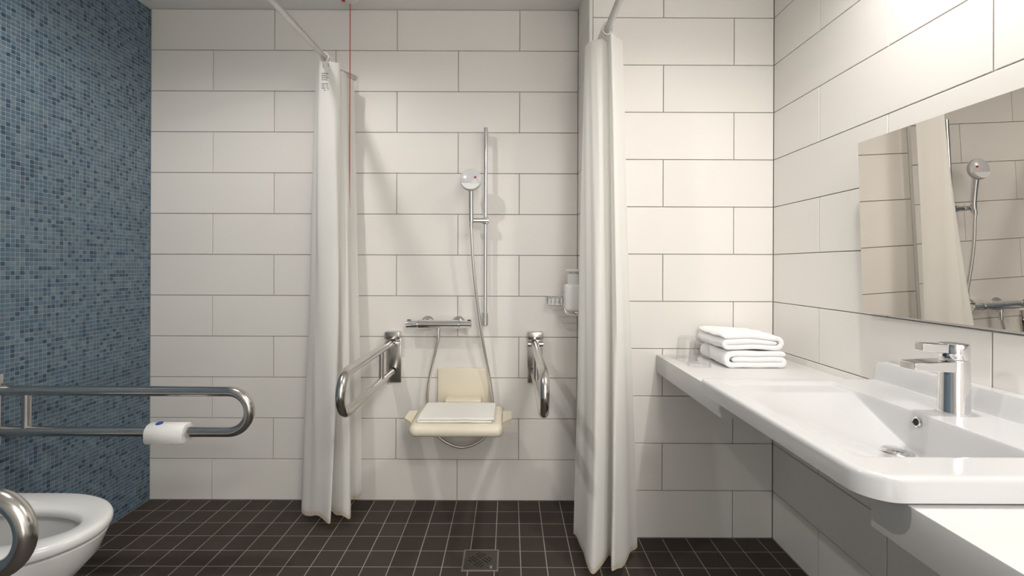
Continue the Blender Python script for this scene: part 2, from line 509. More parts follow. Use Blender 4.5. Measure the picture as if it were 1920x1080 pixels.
# waste and overflow
dx, dy_ = 0.868, BC
dz = basin_z(dx, dy_)
slope = math.atan2(basin_z(dx+0.02, dy_)-basin_z(dx-0.02, dy_), 0.04)
mx = T(dx, dy_, dz+0.0065) @ R(-slope, 'Y')
mb = MB().lathe([(0.0, 0.004), (0.020, 0.0035), (0.024, 0.001), (0.025, -0.003), (0.030, -0.003), (0.0345, -0.001), (0.0355, -0.003), (0.0345, -0.006), (0.0, -0.006)], 32, mx)
mb.build('waste', M['chrome'], basin)
ox = 0.9195
oz = 0.7985
mo = T(ox-0.0005, BC, oz) @ R(-PI/2*0.90, 'Y')
MB().lathe([(0.0078, 0.0), (0.0105, 0.001), (0.0115, 0.003), (0.0098, 0.0045), (0.0078, 0.004), (0.0078, 0.0)], 24, mo).build('overflow_ring', M['chrome'], basin)
MB().lathe([(0.0, 0.0022), (0.0079, 0.0022), (0.0079, -0.002), (0.0, -0.002)], 24, mo).build('overflow_hole', M['dark'], basin, label='dark overflow opening')

# ------------------------------------------------------------------ tap
tx, ty = 1.000, BC
tap = thing('basin_tap', 'chrome single-lever mixer tap on the back ledge of the wash basin', 'tap', (tx, ty, BZ))
MB().lathe([(0.0, 0.0), (0.0295, 0.0), (0.0300, 0.002), (0.0285, 0.006), (0.0270, 0.118), (0.0262, 0.1205), (0.0, 0.1205)], 40, T(tx, ty, BZ)).build('body', M['chrome'], tap)
mb = MB()
sp = []
for (x, hw, z0, z1) in ((0.995, 0.023, 0.914, 0.9400), (0.965, 0.0225, 0.9155, 0.9385), (0.930, 0.0215, 0.917, 0.9368), (0.895, 0.021, 0.918, 0.9350)):
    sp.append([(x, ty-hw, z0), (x, ty+hw, z0), (x, ty+hw, z1), (x, ty-hw, z1)])
mb.loft(sp)
es = [e for e in mb.bm.edges]
bmesh.ops.bevel(mb.bm, geom=es, offset=0.0016, segments=2, profile=0.5, affect='EDGES')
spout = mb.build('spout', M['chrome'], tap, smooth=20)
MB().lathe([(0.0, 0.0), (0.0105, 0.0), (0.0105, -0.006), (0.0085, -0.0065), (0.0, -0.005)], 24, T(0.914, ty, 0.9172)).build('aerator', M['dull_steel'], spout)
cap = MB().lathe([(0.0, 0.0), (0.0262, 0.0), (0.0272, 0.0015), (0.0268, 0.032), (0.0255, 0.034), (0.0, 0.0355)], 40, T(tx, ty, 0.9425)).build('cap', M['chrome'], tap)
mb = MB()
mb.loft([[(0.985, ty-0.013, 0.955), (0.985, ty+0.013, 0.955), (0.985, ty+0.013, 0.9755), (0.985, ty-0.013, 0.9755)],
         [(0.921, ty-0.011, 0.960), (0.921, ty+0.011, 0.960), (0.921, ty+0.011, 0.9770), (0.921, ty-0.011, 0.9770)]])
bmesh.ops.bevel(mb.bm, geom=list(mb.bm.edges), offset=0.0012, segments=2, profile=0.5, affect='EDGES')
mb.build('lever', M['chrome'], tap, smooth=20)
MB().lathe([(0.0, 0.0), (0.0035, 0.0), (0.0035, 0.002), (0.0, 0.002)], 14, T(tx-0.0262, ty-0.006, 0.951) @ R(-PI/2, 'Y')).build('temperature_dot', M['dark'], tap)

# ------------------------------------------------------------------ mirror, tilted for seated users
mz0, mz1 = 1.0095, 1.5269
my0, my1 = 0.66, 1.4198
def mxx(y, top): return 1.082+(my1-y)*0.0384-(0.0166 if top else 0)
mir = thing('mirror', 'frameless tilted wall mirror above the wash basin', 'mirror', (1.1, (my0+my1)/2, mz0))
th = 0.003
q = [(my0, mz0, 0), (my1, mz0, 0), (my1, mz1, 1), (my0, mz1, 1)]
MB().loft([[(mxx(y, t), y, z) for y, z, t in q], [(mxx(y, t)+th, y, z) for y, z, t in q]]).build('glass', M['mirror'], mir, smooth=0)
for yy in (my0+0.25, my1-0.12):
    MB().box(mxx(yy, 1)+th+0.003, XR-0.0005, yy-0.02, yy+0.02, mz1-0.09, mz1-0.06).build('bracket', M['alu'], mir)
    MB().box(mxx(yy, 0)+th-0.0005, XR-0.0005, yy-0.02, yy+0.02, mz0+0.03, mz0+0.06).build('bracket', M['alu'], mir)

# ------------------------------------------------------------------ towels on the counter
def fold_path(w, t):
    """centre line of a towel folded in three: top layer, bottom layer, middle layer tucked between"""
    ww = w/2-t/2; pts = []
    for i in range(10): pts.append((-ww+(2*ww-t)*i/9, t))
    xa = ww-t
    for i in range(1, 12): pts.append((xa+t*math.sin(PI*i/12), t*math.cos(PI*i/12)))
    xb = -ww+t*0.55
    for i in range(10): pts.append((xa+(xb-xa)*i/9, -t))
    for i in range(1, 9): pts.append((xb-t/2*math.sin(PI*i/9), -t/2-t/2*math.cos(PI*i/9)))
    xc = ww-t*1.15
    for i in range(10): pts.append((xb+(xc-xb)*i/9, 0.0))
    return pts
def ribbon(mb, pts, t, y0, y1, org, ny=12, wob=0.0012, sag=None):
    pts = [Vector((p[0], 0, p[1])) for p in pts]
    N = len(pts); prof = []
    left, right = [], []
    for i in range(N):
        tg = (pts[min(i+1, N-1)]-pts[max(i-1, 0)]).normalized()
        nrm = Vector((-tg.z, 0, tg.x))
        e = 1.0
        if i == 0 or i == N-1: e = 0.82
        left.append(pts[i]+nrm*t*0.5*e); right.append(pts[i]-nrm*t*0.5*e)
    # rounded tips
    loop = left+[pts[-1]+(pts[-1]-pts[-2]).normalized()*t*0.28]+right[::-1]+[pts[0]+(pts[0]-pts[1]).normalized()*t*0.28]
    cen = left+[pts[-1]]+[p for p in pts[::-1]]+[pts[0]]
    cen = pts+[pts[-1]]+pts[::-1]+[pts[0]]
    loops = []
    yy = [y0, y0+0.0015, y0+0.004] + [y0+(y1-y0)*(k+1)/(ny+1) for k in range(ny)] + [y1-0.004, y1-0.0015, y1]
    sh = [0.55, 0.85, 1] + [1]*ny + [1, 0.85, 0.55]
    for y, s in zip(yy, sh):
        lp = []
        for q, c in zip(loop, cen):
            p = c+(q-c)*s
            wz = wob*(math.sin(y*70+p.x*25+org[0]*9)+math.sin(y*31-p.x*47+org[2]*50))
            zz = p.z+wz
            if sag: zz += sag(p.x, y, p.z)
            lp.append((org[0]+p.x, y, org[2]+zz))
        loops.append(lp)
    n0 = len(mb.bm.verts)
    mb.loft(loops, False, False)
    mb.bm.verts.ensure_lookup_table()
    n = len(loops[0])
    for base in (n0, n0+n*(len(loops)-1)):
        V = [mb.bm.verts[base+i] for i in range(n)]
        Rt = [V[N+1+(N-1-i)] for i in range(N)]
        for i in range(N-1): mb.bm.faces.new((V[i], V[i+1], Rt[i+1], Rt[i]))
        mb.bm.faces.new((V[N-1], V[N], Rt[N-1])); mb.bm.faces.new((Rt[0], V[n-1], V[0]))
    return mb
def towel(name, label, x0, x1, y0, y1, z0, h, t, turns, flip=False, group=None, sag=None, material=None):
    w = x1-x0
    pts = fold_path(w, h/3)
    t = h/3
    if flip: pts = [(-a, b) for a, b in pts]
    mb = MB(); ribbon(mb, pts, t*0.965, y0, y1, wob=0.0013, org=((x0+x1)/2, 0, z0+h/2+0.001), sag=sag)
    o = mb.build(name, material or M['towel'], smooth=60)
    return tag(o, label, 'towel', group)
tw1 = towel('folded_towel', 'folded white towel at the bottom of the pair on the worktop', 0.787, 1.018, 1.695, 1.915, CT, 0.061, 0.0165, 2.0, flip=True)
tw2 = towel('folded_towel', 'folded white towel lying on top of the other towel', 0.782, 1.010, 1.700, 1.93, CT+0.0652, 0.056, 0.0162, 2.0, flip=False,
            sag=lambda x, y, z: 0.005*math.exp(-((x+0.05)/0.05)**2)*(1 if z > 0 else 0.3)-0.004*max(0, x/0.11)*(1 if z > 0 else 0))

# ------------------------------------------------------------------ tumblers
def tumbler(x, y, label):
    # stands upside down: mouth on the worktop
    h = 0.094
    prof = [(0.0405, 0.0), (0.0412, 0.0012), (0.0405, 0.004), (0.0335, h-0.008), (0.0315, h-0.002), (0.0285, h), (0.0, h),
            (0.0, h-0.008), (0.0270, h-0.008), (0.0312, h-0.012), (0.0382, 0.004), (0.0388, 0.0)]
    # outer skin then inner skin, closed through the rim
    o = MB().lathe(prof, 40, T(x, y, CT+0.0004), close=True).build('tumbler', M['glass'], smooth=40)
    return tag(o, label, 'glass', 'upturned tumblers')
tumbler(0.713, 1.738, 'upturned clear glass tumbler in front, nearer the wash basin, on the worktop')
tumbler(0.706, 1.845, 'upturned clear glass tumbler behind the other one, nearer the tiled wall')

# ------------------------------------------------------------------ hinged grab bars
def arc(c, r, a0, a1, n, fy):
    return [fy(c, r, a0+(a1-a0)*i/n) for i in range(n+1)]
def grab_bar(label, base, rotz, length, zu, zl, strut, px=0.0, hw=0.0365, cd=0.046):
    """folding rail: local -Y runs out from the wall"""
    t = thing('grab_bar', label, 'grab bar', (base[0], base[1], (zu+zl)/2), 'hinged steel grab bars')
    mx = T(base[0], base[1], 0) @ R(rotz, 'Z')
    def put(mb, name, m, parent=t, sm_=35, lab=None):
        for v in mb.bm.verts: v.co = mx @ v.co
        return mb.build(name, m, parent, smooth=sm_, label=lab)
    zt, zb = zu+0.055, zl-0.053
    mb = MB().box(-hw+px, hw+px, -0.010, -0.0004, zb, zt, 0.002)
    put(mb, 'wall_plate', M['steel'])
    mb = MB().box(-hw+px, hw+px, -cd, -0.010, zt-0.036, zt, 0.004)
    put(mb, 'hinge_cover', M['steel'])
    put(MB().tube([(-hw+px, 0.008-cd, zu-0.002), (-0.017+px, 0.008-cd, zu-0.002)], 0.0125, 20), 'hinge_pin', M['chrome'])
    put(MB().tube([(0.017+px, 0.008-cd, zu-0.002), (hw+px, 0.008-cd, zu-0.002)], 0.0125, 20), 'hinge_pin', M['chrome'])
    r = (zu-zl)/2; zc = (zu+zl)/2
    pts = [(0, -0.022, zu), (0, -0.05, zu)]
    L = length-r
    pts += [(0, -0.05-(L-0.05)*k/8, zu) for k in range(1, 8)]
    pts += [(0, -L-r*math.sin(a), zc+r*math.cos(a)) for a in [PI*i/20 for i in range(21)]]
    pts += [(0, -L+(L-0.05)*k/8, zl) for k in range(1, 8)] + [(0, -0.05, zl), (0, -0.026, zl)]
    mb = MB().tube(pts, 0.0170, 24)
    put(mb, 'rail', M['steel'], sm_=50)
    mb = MB().tube([(0, -strut, zu-0.012), (0, -strut, zl+0.012)], 0.0125, 20)
    put(mb, 'strut', M['steel'])
    mb = MB().tube([(0, -0.010, zl), (0, -0.030, zl)], 0.009, 18)
    put(mb, 'stop_pin', M['dark'])
    return t, mx
grab_bar('hinged steel grab bar on the shower wall left of the cream seat', (-0.568, YB, 0), 0, 0.705, 0.775, 0.632, 0.20, px=0.006)
grab_bar('hinged steel grab bar on the shower wall right of the cream seat', (0.121, YB, 0), 0, 0.705, 0.775, 0.632, 0.20, px=0.006)
bar_far, mxf = grab_bar('hinged steel grab bar beyond the toilet, carrying a white plastic call unit', (XL, 1.578, 0), PI/2, 0.875, 0.718, 0.580, 0.117, hw=0.019, cd=0.020)
bar_near, mxn = grab_bar('hinged steel grab bar on the near side of the toilet, cut by the photo edge', (XL, 0.850, 0), PI/2, 0.873, 0.720, 0.582, 0.117, hw=0.019, cd=0.020)

# call button clamp on the lower rail of the far bar
unit = thing('call_button_unit', 'white plastic call unit clipped on the lower rail of the toilet grab bar', 'call button', (-1.155, 1.578, 0.58))
prof = []
for (yy, zz) in ((-0.024, -0.034), (-0.030, -0.026), (-0.031, 0.0), (-0.027, 0.016), (-0.014, 0.028), (0.004, 0.031), (0.020, 0.028), (0.030, 0.016), (0.031, -0.02), (0.024, -0.034)):
    prof.append((yy, zz))
loops = []
for (xx, s) in ((-1.2215, 0.93), (-1.2185, 1.0), (-1.0955, 1.0), (-1.0925, 0.93)):
    loops.append([(xx, 1.578+a*s, 0.579+b*s) for a, b in prof])
MB().loft(loops).build('housing', M['white_plastic'], unit, smooth=40)
MB().lathe([(0.0, 0.0), (0.011, 0.0), (0.0115, 0.0012), (0.0, 0.002)], 20, T(-1.185, 1.574, 0.6088) @ R(0.25, 'X')).build('emblem', M['blue'], unit, label='round blue printed emblem')
for xx in (-1.197, -1.128):
    MB().lathe([(0.0, 0.0), (0.0026, 0.0), (0.0026, 0.001), (0.0, 0.001)], 12, T(xx, 1.5515, 0.5490) @ R(PI/2+0.5, 'X')).build('screw', M['grey_plastic'], unit)

# ------------------------------------------------------------------ toilet (wall hung, faces +X)
YT = 1.185
toilet = thing('toilet', 'white wall-hung toilet with seat ring beside the blue mosaic wall', 'toilet', (-1.4, YT, 0.45))
def outline(xc, a, b, xback, n=72, z=0.0, pw=2.0):
    """front half ellipse, sides running straight back to the wall"""
    pts = []
    nf = n//2
    for i in range(nf+1):
        th = -PI/2+PI*i/nf
        c, s = math.cos(th), math.sin(th)
        pts.append((xc+a*abs(c)**(2/pw), YT+b*math.copysign(abs(s)**(2/pw), s), z))
    nb = n-nf-1
    # back: from (xc, +b) to (xback, +b) round to (xback,-b)
    L1 = xc-xback
    for i in range(1, nb+1):
        t = i/(nb+1)
        d = t*(2*L1+2*b)
        rr_ = min(0.05, b*0.6)
        if d < L1: p = (xc-d, YT+b)
        elif d < L1+2*b: p = (xback, YT+b-(d-L1))
        else: p = (xback+(d-L1-2*b), YT-b)
        pts.append((p[0], p[1], z))
    return pts
xw = XL+0.0005
# outer body
body = [outline(-1.300, 0.243, 0.168, xw, z=0.444), outline(-1.300, 0.240, 0.167, xw, z=0.436), outline(-1.305, 0.225, 0.160, xw, z=0.39), outline(-1.33, 0.195, 0.148, xw, z=0.33),
        outline(-1.38, 0.16, 0.130, xw, z=0.25), outline(-1.46, 0.12, 0.112, xw, z=0.17), outline(-1.52, 0.09, 0.10, xw, z=0.12), outline(-1.54, 0.06, 0.08, xw, z=0.105)]
inner = [outline(-1.300, 0.205, 0.125, -1.62, z=0.446), outline(-1.300, 0.200, 0.118, -1.61, z=0.425), outline(-1.305, 0.185, 0.108, -1.60, z=0.36),
         outline(-1.32, 0.15, 0.088, -1.56, z=0.29), outline(-1.34, 0.11, 0.065, -1.50, z=0.235), outline(-1.36, 0.07, 0.045, -1.46, z=0.215)]
rim = outline(-1.300, 0.236, 0.163, xw+0.006, z=0.448)
rim2 = outline(-1.300, 0.212, 0.132, -1.63, z=0.449)
loops = body[::-1]+[rim, rim2]+inner
MB().loft(loops).build('bowl', M['toilet'], toilet, smooth=50)
MB().loft([outline(-1.33, 0.125, 0.074, -1.53, z=0.252), outline(-1.33, 0.127, 0.075, -1.53, z=0.257)]).build('water', M['water'], toilet)
# seat ring
def ring(a_o, b_o, a_i, b_i, xb_o, xb_i, z): pass
seat_loops = []
zs = 0.4515
secs = [(0.93, 0.0), (0.985, 0.001), (1.0, 0.007), (1.0, 0.019), (0.985, 0.026), (0.95, 0.029)]
for s, dz_ in secs:
    seat_loops.append(outline(-1.300, 0.250*s, 0.176*s, -1.69+0.25*(1-s), z=zs+dz_))
for s, dz_ in ((1.45, 0.0285), (1.15, 0.027), (1.04, 0.023), (1.0, 0.015), (1.0, 0.006), (1.06, 0.0), (1.3, -0.0005)):
    seat_loops.append(outline(-1.300, 0.190+0.03*(s-1)/0.45 if s > 1 else 0.190, 0.088*(1+(s-1)*0.8), -1.58-0.05*(s-1), z=zs+dz_))
mb = MB()
rings = [[mb.bm.verts.new(p) for p in lp] for lp in seat_loops]
n = len(rings[0])
for i in range(len(rings)):
    a, c = rings[i], rings[(i+1) % len(rings)]
    for k in range(n): mb.bm.faces.new((a[k], a[(k+1) % n], c[(k+1) % n], c[k]))
mb.build('seat', M['toilet'], toilet, smooth=60)
for yy in (YT-0.075, YT+0.075):
    MB().box(-1.735, -1.68, yy-0.014, yy+0.014, 0.4485, 0.484, 0.008, 3).build('seat_hinge', M['steel'], toilet)

# ------------------------------------------------------------------ shower curtains and rails
def px(x, y): return ((x-955)*y/870, y)
def curtain(name, label, bottom, top, ztop, zbot, cat='shower curtain', nper=9, nz_=70, mid=None):
    c = thing(name, label, cat, (sum(px(*p)[0] for p in top)/len(top), sum(p[1] for p in top)/len(top), ztop))
    B = crom([(*px(*p), 0) for p in bottom], nper)
    Tp = crom([(*px(*p), 0) for p in top], nper)
    Mi = crom([(*px(*p), 0) for p in mid], nper) if mid else None
    def at(i, t):   # t: 0 bottom, 1 top
        f = i if isinstance(i, int) else None
        if Mi:
            # quadratic through bottom, mid, top
            l0, l1, l2 = (1-t)*(1-2*t), 4*t*(1-t), t*(2*t-1)
            p = B[i]*l0+Mi[i]*l1+Tp[i]*l2
        else: p = B[i]*(1-t)+Tp[i]*t
        w = 0.0025*math.sin(i*0.45+t*7)*math.sin(PI*t)
        p = Vector((p.x+w, p.y+w*0.6, 0))
        zb = zbot[0]+zbot[1]*math.sin(i*zbot[2])
        p.z = zb+(ztop-zb)*t-0.004*abs(math.sin(i*PI/nper))*(t**20)
        return p
    n = len(B); bm = bmesh.new()
    hem = bm.verts.layers.float.new('hem')
    rows = []
    ts = [0, 0.003, 0.007, 0.011, 0.02]+[0.03+0.97*k/nz_ for k in range(nz_+1)]
    for t in ts:
        row = []
        for i in range(n):
            v = bm.verts.new(at(i, t)); v[hem] = 1.0 if t < 0.004 else (0.8 if t < 0.008 else (0.25 if t < 0.012 else 0.0)); row.append(v)
        rows.append(row)
    for a, d in zip(rows, rows[1:]):
        for i in range(n-1): bm.faces.new((a[i], a[i+1], d[i+1], d[i]))
    mb = MB(); mb.bm.free(); mb.bm = bm
    mb.build('cloth', M['curtain'], c, smooth=80)
    return c, at
ZR = 2.065
bl = [(604, 2.19), (567, 2.09), (585, 2.045), (604, 2.02), (621, 1.995), (619, 2.09), (633, 2.06), (646, 2.025), (659, 2.04), (658, 2.15), (668, 2.205), (680, 2.215)]
ml = [(606, 2.17), (580, 2.10), (590, 2.06), (598, 2.03), (632, 2.02), (634, 2.09), (637, 2.09), (645, 2.08), (655, 2.09), (656, 2.17), (664, 2.21), (673, 2.22)]
tl = [(612, 2.16), (592, 2.12), (596, 2.08), (598, 2.03), (618, 2.03), (636, 2.05), (637, 2.12), (642, 2.13), (648, 2.16), (652, 2.205), (658, 2.22), (662, 2.23)]
cl, atl = curtain('shower_curtain', 'white shower curtain gathered at the left end of the shower, with a printed tag', bl, tl, 2.042, (0.046, 0.008, 0.33), mid=ml)
br = [(1077, 1.90), (1085, 1.86), (1094, 1.80), (1102, 1.70), (1114, 1.665), (1130, 1.69), (1146, 1.77), (1149, 1.665), (1163, 1.69), (1177, 1.73), (1186, 1.785), (1197, 1.825)]
mr_ = [(1086, 1.90), (1094, 1.86), (1103, 1.83), (1112, 1.79), (1123, 1.765), (1136, 1.785), (1147, 1.82), (1151, 1.75), (1157, 1.735), (1166, 1.75), (1174, 1.785), (1181, 1.815)]
tr = [(1095, 1.90), (1097, 1.87), (1103, 1.845), (1109, 1.83), (1118, 1.82), (1128, 1.815), (1139, 1.83), (1142, 1.78), (1147, 1.775), (1152, 1.79), (1159, 1.81), (1166, 1.83)]
cr, atr = curtain('shower_curtain', 'white shower curtain gathered at the tiled corner left of the worktop', br, tr, 2.040, (0.050, 0.007, 0.31), mid=mr_)

def curtain_ring(parent, x, y):
    pts = [(x+0.021*math.cos(a), y+0.004*math.sin(a*2), ZR-0.006+0.024*math.sin(a)) for a in [2*PI*k/24 for k in range(24)]]
    MB().tube(pts, 0.0028, 10, closed=True).build('ring', M['white_plastic'], parent, smooth=60)
for y in (2.035, 2.06, 2.085, 2.11, 2.135, 2.16): curtain_ring(cl, -0.818, y)
for y in (1.775, 1.80, 1.825, 1.85, 1.875): curtain_ring(cr, 0.375, y)

# printed care text on the left curtain: rows of small marks lying on the cloth
mb = MB()
random.seed(3)
NP = 9
def cloth_pt(fi, t):
    i0 = int(fi); f = fi-i0
    return atl(i0, t)*(1-f)+atl(i0+1, t)*f
for rI in range(9):
    if rI in (4,): continue
    t = 0.972-rI*0.0046
    fi = 3*NP+2.2
    while fi < 3*NP+6.0:
        wlen = random.uniform(0.35, 1.0)
        if rI > 5 and random.random() < 0.35: fi += wlen; continue
        q = [cloth_pt(fi, t), cloth_pt(fi+wlen, t-0.0012*wlen), cloth_pt(fi+wlen, t-0.0012*wlen+0.0022), cloth_pt(fi, t+0.0022)]
        mb.bm.faces.new([mb.bm.verts.new(p+Vector((0, -0.0012, 0))) for p in q])
        fi += wlen+random.uniform(0.12, 0.3)
mb.build('printed_tag', M['ink'], cl, smooth=0, label='grey printed care text')
random.seed(11)
# grommet slot
for (fi, t) in ((3*NP+3.2, 0.988), (3*NP+7.0, 0.992)):
    p = cloth_pt(fi, t)
    MB().tube([p+Vector((0, -0.0015, 0.006)), p+Vector((0.004, -0.0015, -0.006))], 0.0018, 8).build('eyelet', M['alu'], cl)

def rail(label, pts):
    t = thing('curtain_rail', label, 'curtain rail', (pts[0][0], pts[0][1], ZR))
    MB().tube(pts, 0.0125, 18).build('rail', M['alu'], t, smooth=60)
    return t
pl = [(-0.828, 0.86, ZR), (-0.828, 1.2, ZR), (-0.826, 1.6, ZR), (-0.818, 2.03, ZR)] + [tuple(p) for p in crom([(-0.818, 2.08, ZR), (-0.812, 2.17, ZR), (-0.795, 2.215, ZR), (-0.772, 2.245, ZR), (-0.758, 2.268, ZR)], 6)]
r1 = rail('matt metal curtain rail carrying the left shower curtain', pl)
MB().tube([(-0.828, 0.88, ZR), (-0.828, 0.88, HC)], 0.008, 14).build('hanger', M['alu'], r1)
r2 = rail('matt metal curtain rail carrying the right shower curtain', [(0.380, 0.86, ZR), (0.380, 1.3, ZR), (0.376, 1.7, ZR), (0.375, YA-0.0005, ZR)])
MB().tube([(0.380, 0.88, ZR), (0.380, 0.88, HC)], 0.008, 14).build('hanger', M['alu'], r2)
MB().lathe([(0, 0), (0.024, 0), (0.024, 0.004), (0.016, 0.009), (0.0, 0.009)], 24, T(0.376, YA-0.0003, ZR) @ R(PI/2, 'X')).build('flange', M['alu'], r2)

# ------------------------------------------------------------------ pull-cord alarm
al = thing('pull_cord_switch', 'round white ceiling pull switch with a red cord beside the left curtain', 'pull switch', (-0.7565, 2.19, HC))
MB().lathe([(0.0, -0.016), (0.024, -0.016), (0.036, -0.012), (0.043, -0.006), (0.0435, 0.0), (0.0, 0.0)], 36, T(-0.7565, 2.175, HC)).build('housing', M['white_plastic'], al)
MB().lathe([(0.0, -0.005), (0.008, -0.004), (0.009, 0.0), (0.0, 0.0)], 20, T(-0.778, 2.165, HC-0.0145)).build('indicator', M['red'], al)
MB().tube([(-0.7565, 2.193, HC-0.014), (-0.7565, 2.194, 1.6), (-0.7565, 2.193, 0.30)], 0.0022, 8).build('cord', M['cord'], al)
MB().lathe([(0.0, 0.02), (0.005, 0.018), (0.009, 0.0), (0.0, -0.004)], 16, T(-0.7565, 2.193, 0.285)).build('pull', M['red'], al)

# ------------------------------------------------------------------ shower riser rail, hand shower, hose, mixer
ris = thing('shower_riser_rail', 'slim chrome riser rail with sliding holder on the shower wall', 'shower rail', (-0.1143, 2.21, 0.88))
MB().tube([(-0.1143, 2.21, 0.878), (-0.1143, 2.21, 1.806)], 0.0098, 20).build('rail', M['chrome'], ris)
for z in (1.775, 0.900):
    MB().box(-0.1248, -0.1038, 2.206, YB-0.0003, z-0.022, z+0.022, 0.005, 3).build('wall_bracket', M['chrome'], ris)
mb = MB().tube([(-0.189, 2.188, 1.362), (-0.100, 2.197, 1.362)], 0.0135, 22)
mb.box(-0.130, -0.098, 2.186, 2.224, 1.346, 1.379, 0.005)
hold = mb.build('slider', M['chrome'], ris)
MB().lathe([(0.0135, -0.022), (0.0165, -0.020), (0.0175, 0.020), (0.0145, 0.022)], 22, T(-0.1795, 2.165, 1.362)).build('cradle', M['chrome'], hold)

MB().tube([(-0.1143, 2.2095, 0.862), (-0.1143, 2.2095, 0.868), (-0.1143, 2.2095, 0.925)], [0.009, 0.0145, 0.0135], 20).build('end_cap', M['alu'], ris)
hs = thing('hand_shower', 'round pale hand shower with red dot standing in the chrome holder', 'hand shower', (-0.1795, 2.163, 1.36))
MB().tube([(-0.1788, 2.163, 1.335), (-0.1788, 2.163, 1.38), (-0.1788, 2.156, 1.44), (-0.1782, 2.145, 1.505)], [0.0115, 0.0122, 0.0125, 0.0135], 22).build('handle', M['chrome'], hs)
mh = T(-0.1783, 2.135, 1.5425) @ R(PI/2-0.12, 'X')
head = MB().lathe([(0.0, -0.022), (0.030, -0.020), (0.046, -0.010), (0.0515, 0.0), (0.0505, 0.010), (0.044, 0.015), (0.0, 0.019)], 40, mh).build('head', M['grey_plastic'], hs)
# lower flap: segment of the disc below a chord, slightly proud
mb = MB(); seg = []
ch = -0.019
r0 = 0.0487
a0 = math.asin(ch/r0)
N_ = 20
arcp = [(r0*math.cos(PI-a0+(PI+2*a0)*k/N_), r0*math.sin(PI-a0+(PI+2*a0)*k/N_)) for k in range(N_+1)]
fr = [(x*0.95, ch+(y-ch)*0.95-0.0004) for x, y in arcp]
mb.loft([[mh @ Vector((x, y, 0.004)) for x, y in arcp], [mh @ Vector((x, y, 0.0165)) for x, y in arcp], [mh @ Vector((x, y, 0.0195)) for x, y in fr]])
mb.build('face_flap', M['white_plastic'], hs, label='white lower segment of the head')
MB().tube([mh @ Vector((-0.045, ch, 0.0165)), mh @ Vector((0.045, ch, 0.0165))], 0.0016, 8).build('seam', M['alu'], hs)
MB().lathe([(0.0, 0.0), (0.0055, 0.0), (0.0052, 0.003), (0.0, 0.0035)], 18, mh @ T(0.021, 0.0085, 0.017)).build('red_dot', M['red'], hs, label='red dot')

def p3(x, y, Y): return ((x-955)*Y/870, Y, EYE-(y-500)*Y/870)
hz = [(883, 424, 2.158), (884, 440, 2.16), (886, 480, 2.165), (890, 525, 2.175), (897, 580, 2.19), (905, 635, 2.20), (914, 685, 2.215), (921, 725, 2.225), (925, 760, 2.23), (922, 795, 2.225), (904, 825, 2.215),
      (866, 839, 2.21), (828, 823, 2.215), (808, 793, 2.225), (802, 755, 2.225), (804, 722, 2.215), (812, 682, 2.205), (820, 647, 2.20), (823, 632, 2.2)]
hp = crom([p3(*q) for q in hz], 8)
hose = thing('shower_hose', 'flexible silver shower hose looping behind and below the cream seat', 'shower hose', p3(866, 839, 2.21))
mb = MB()
rad = [0.0068+0.0004*(k % 2) for k in range(len(hp))]
mb.tube(hp, rad, 14).build('tube', M['hose'], hose, smooth=60)
MB().tube([p3(883, 416, 2.158), p3(883, 428, 2.158)], 0.0088, 18).build('end_nut', M['chrome'], hose)
MB().tube([p3(823, 618, 2.2), p3(822.6, 636, 2.2)], 0.0092, 18).build('end_nut', M['chrome'], hose)

mix = thing('shower_mixer', 'chrome thermostatic bar mixer on the shower wall above the cream seat', 'shower mixer', (-0.335, 2.205, 0.871))
mzz = 0.871; my = 2.2
def barx(x0, x1, r, n=32, name='body', m=None, bev=0.002):
    return MB().lathe([(0.0, 0.0), (r-bev, 0.0), (r, bev), (r, x1-x0-bev), (r-bev, x1-x0), (0.0, x1-x0)], n, T(x0, my, mzz) @ R(PI/2, 'Y')).build(name, m or M['chrome'], mix)
barx(-0.432, -0.236, 0.0205)
barx(-0.488, -0.434, 0.0185, name='handle')
barx(-0.234, -0.178, 0.0180, name='handle')
barx(-0.2365, -0.2335, 0.0212, name='collar')
barx(-0.4345, -0.4315, 0.0200, name='collar')
for x0 in (-0.483, -0.198):
    MB().box(x0, x0+0.017, my-0.004, my+0.006, mzz+0.016, mzz+0.0215, 0.001).build('stop_button', M['dark'], mix)
for xx in (-0.398, -0.248):
    MB().lathe([(0.0, 0.0), (0.034, 0.0), (0.034, 0.003), (0.026, 0.013), (0.018, 0.018), (0.016, 0.06), (0.0, 0.06)], 30, T(xx, YB-0.0003, mzz) @ R(PI/2, 'X')).build('wall_rose', M['chrome'], mix)
MB().lathe([(0.0, 0.0), (0.011, 0.0), (0.011, -0.027), (0.0, -0.027)], 22, T(-0.3345, my, mzz-0.004)).build('hose_outlet', M['chrome'], mix)

# ------------------------------------------------------------------ folding shower seat
seat = thing('shower_bench', 'cream plastic folding shower seat with small backrest on the tiled wall', 'shower seat', (-0.22, YB, 0.47))
MB().box(-0.347, -0.098, YB-0.020, YB-0.0004, 0.455, 0.650, 0.006, 3).build('backrest', M['cream'], seat)
MB().box(-0.302, -0.130, YB-0.093, YB-0.020, 0.452, 0.5185, 0.008, 3).build('hinge_block', M['cream'], seat)
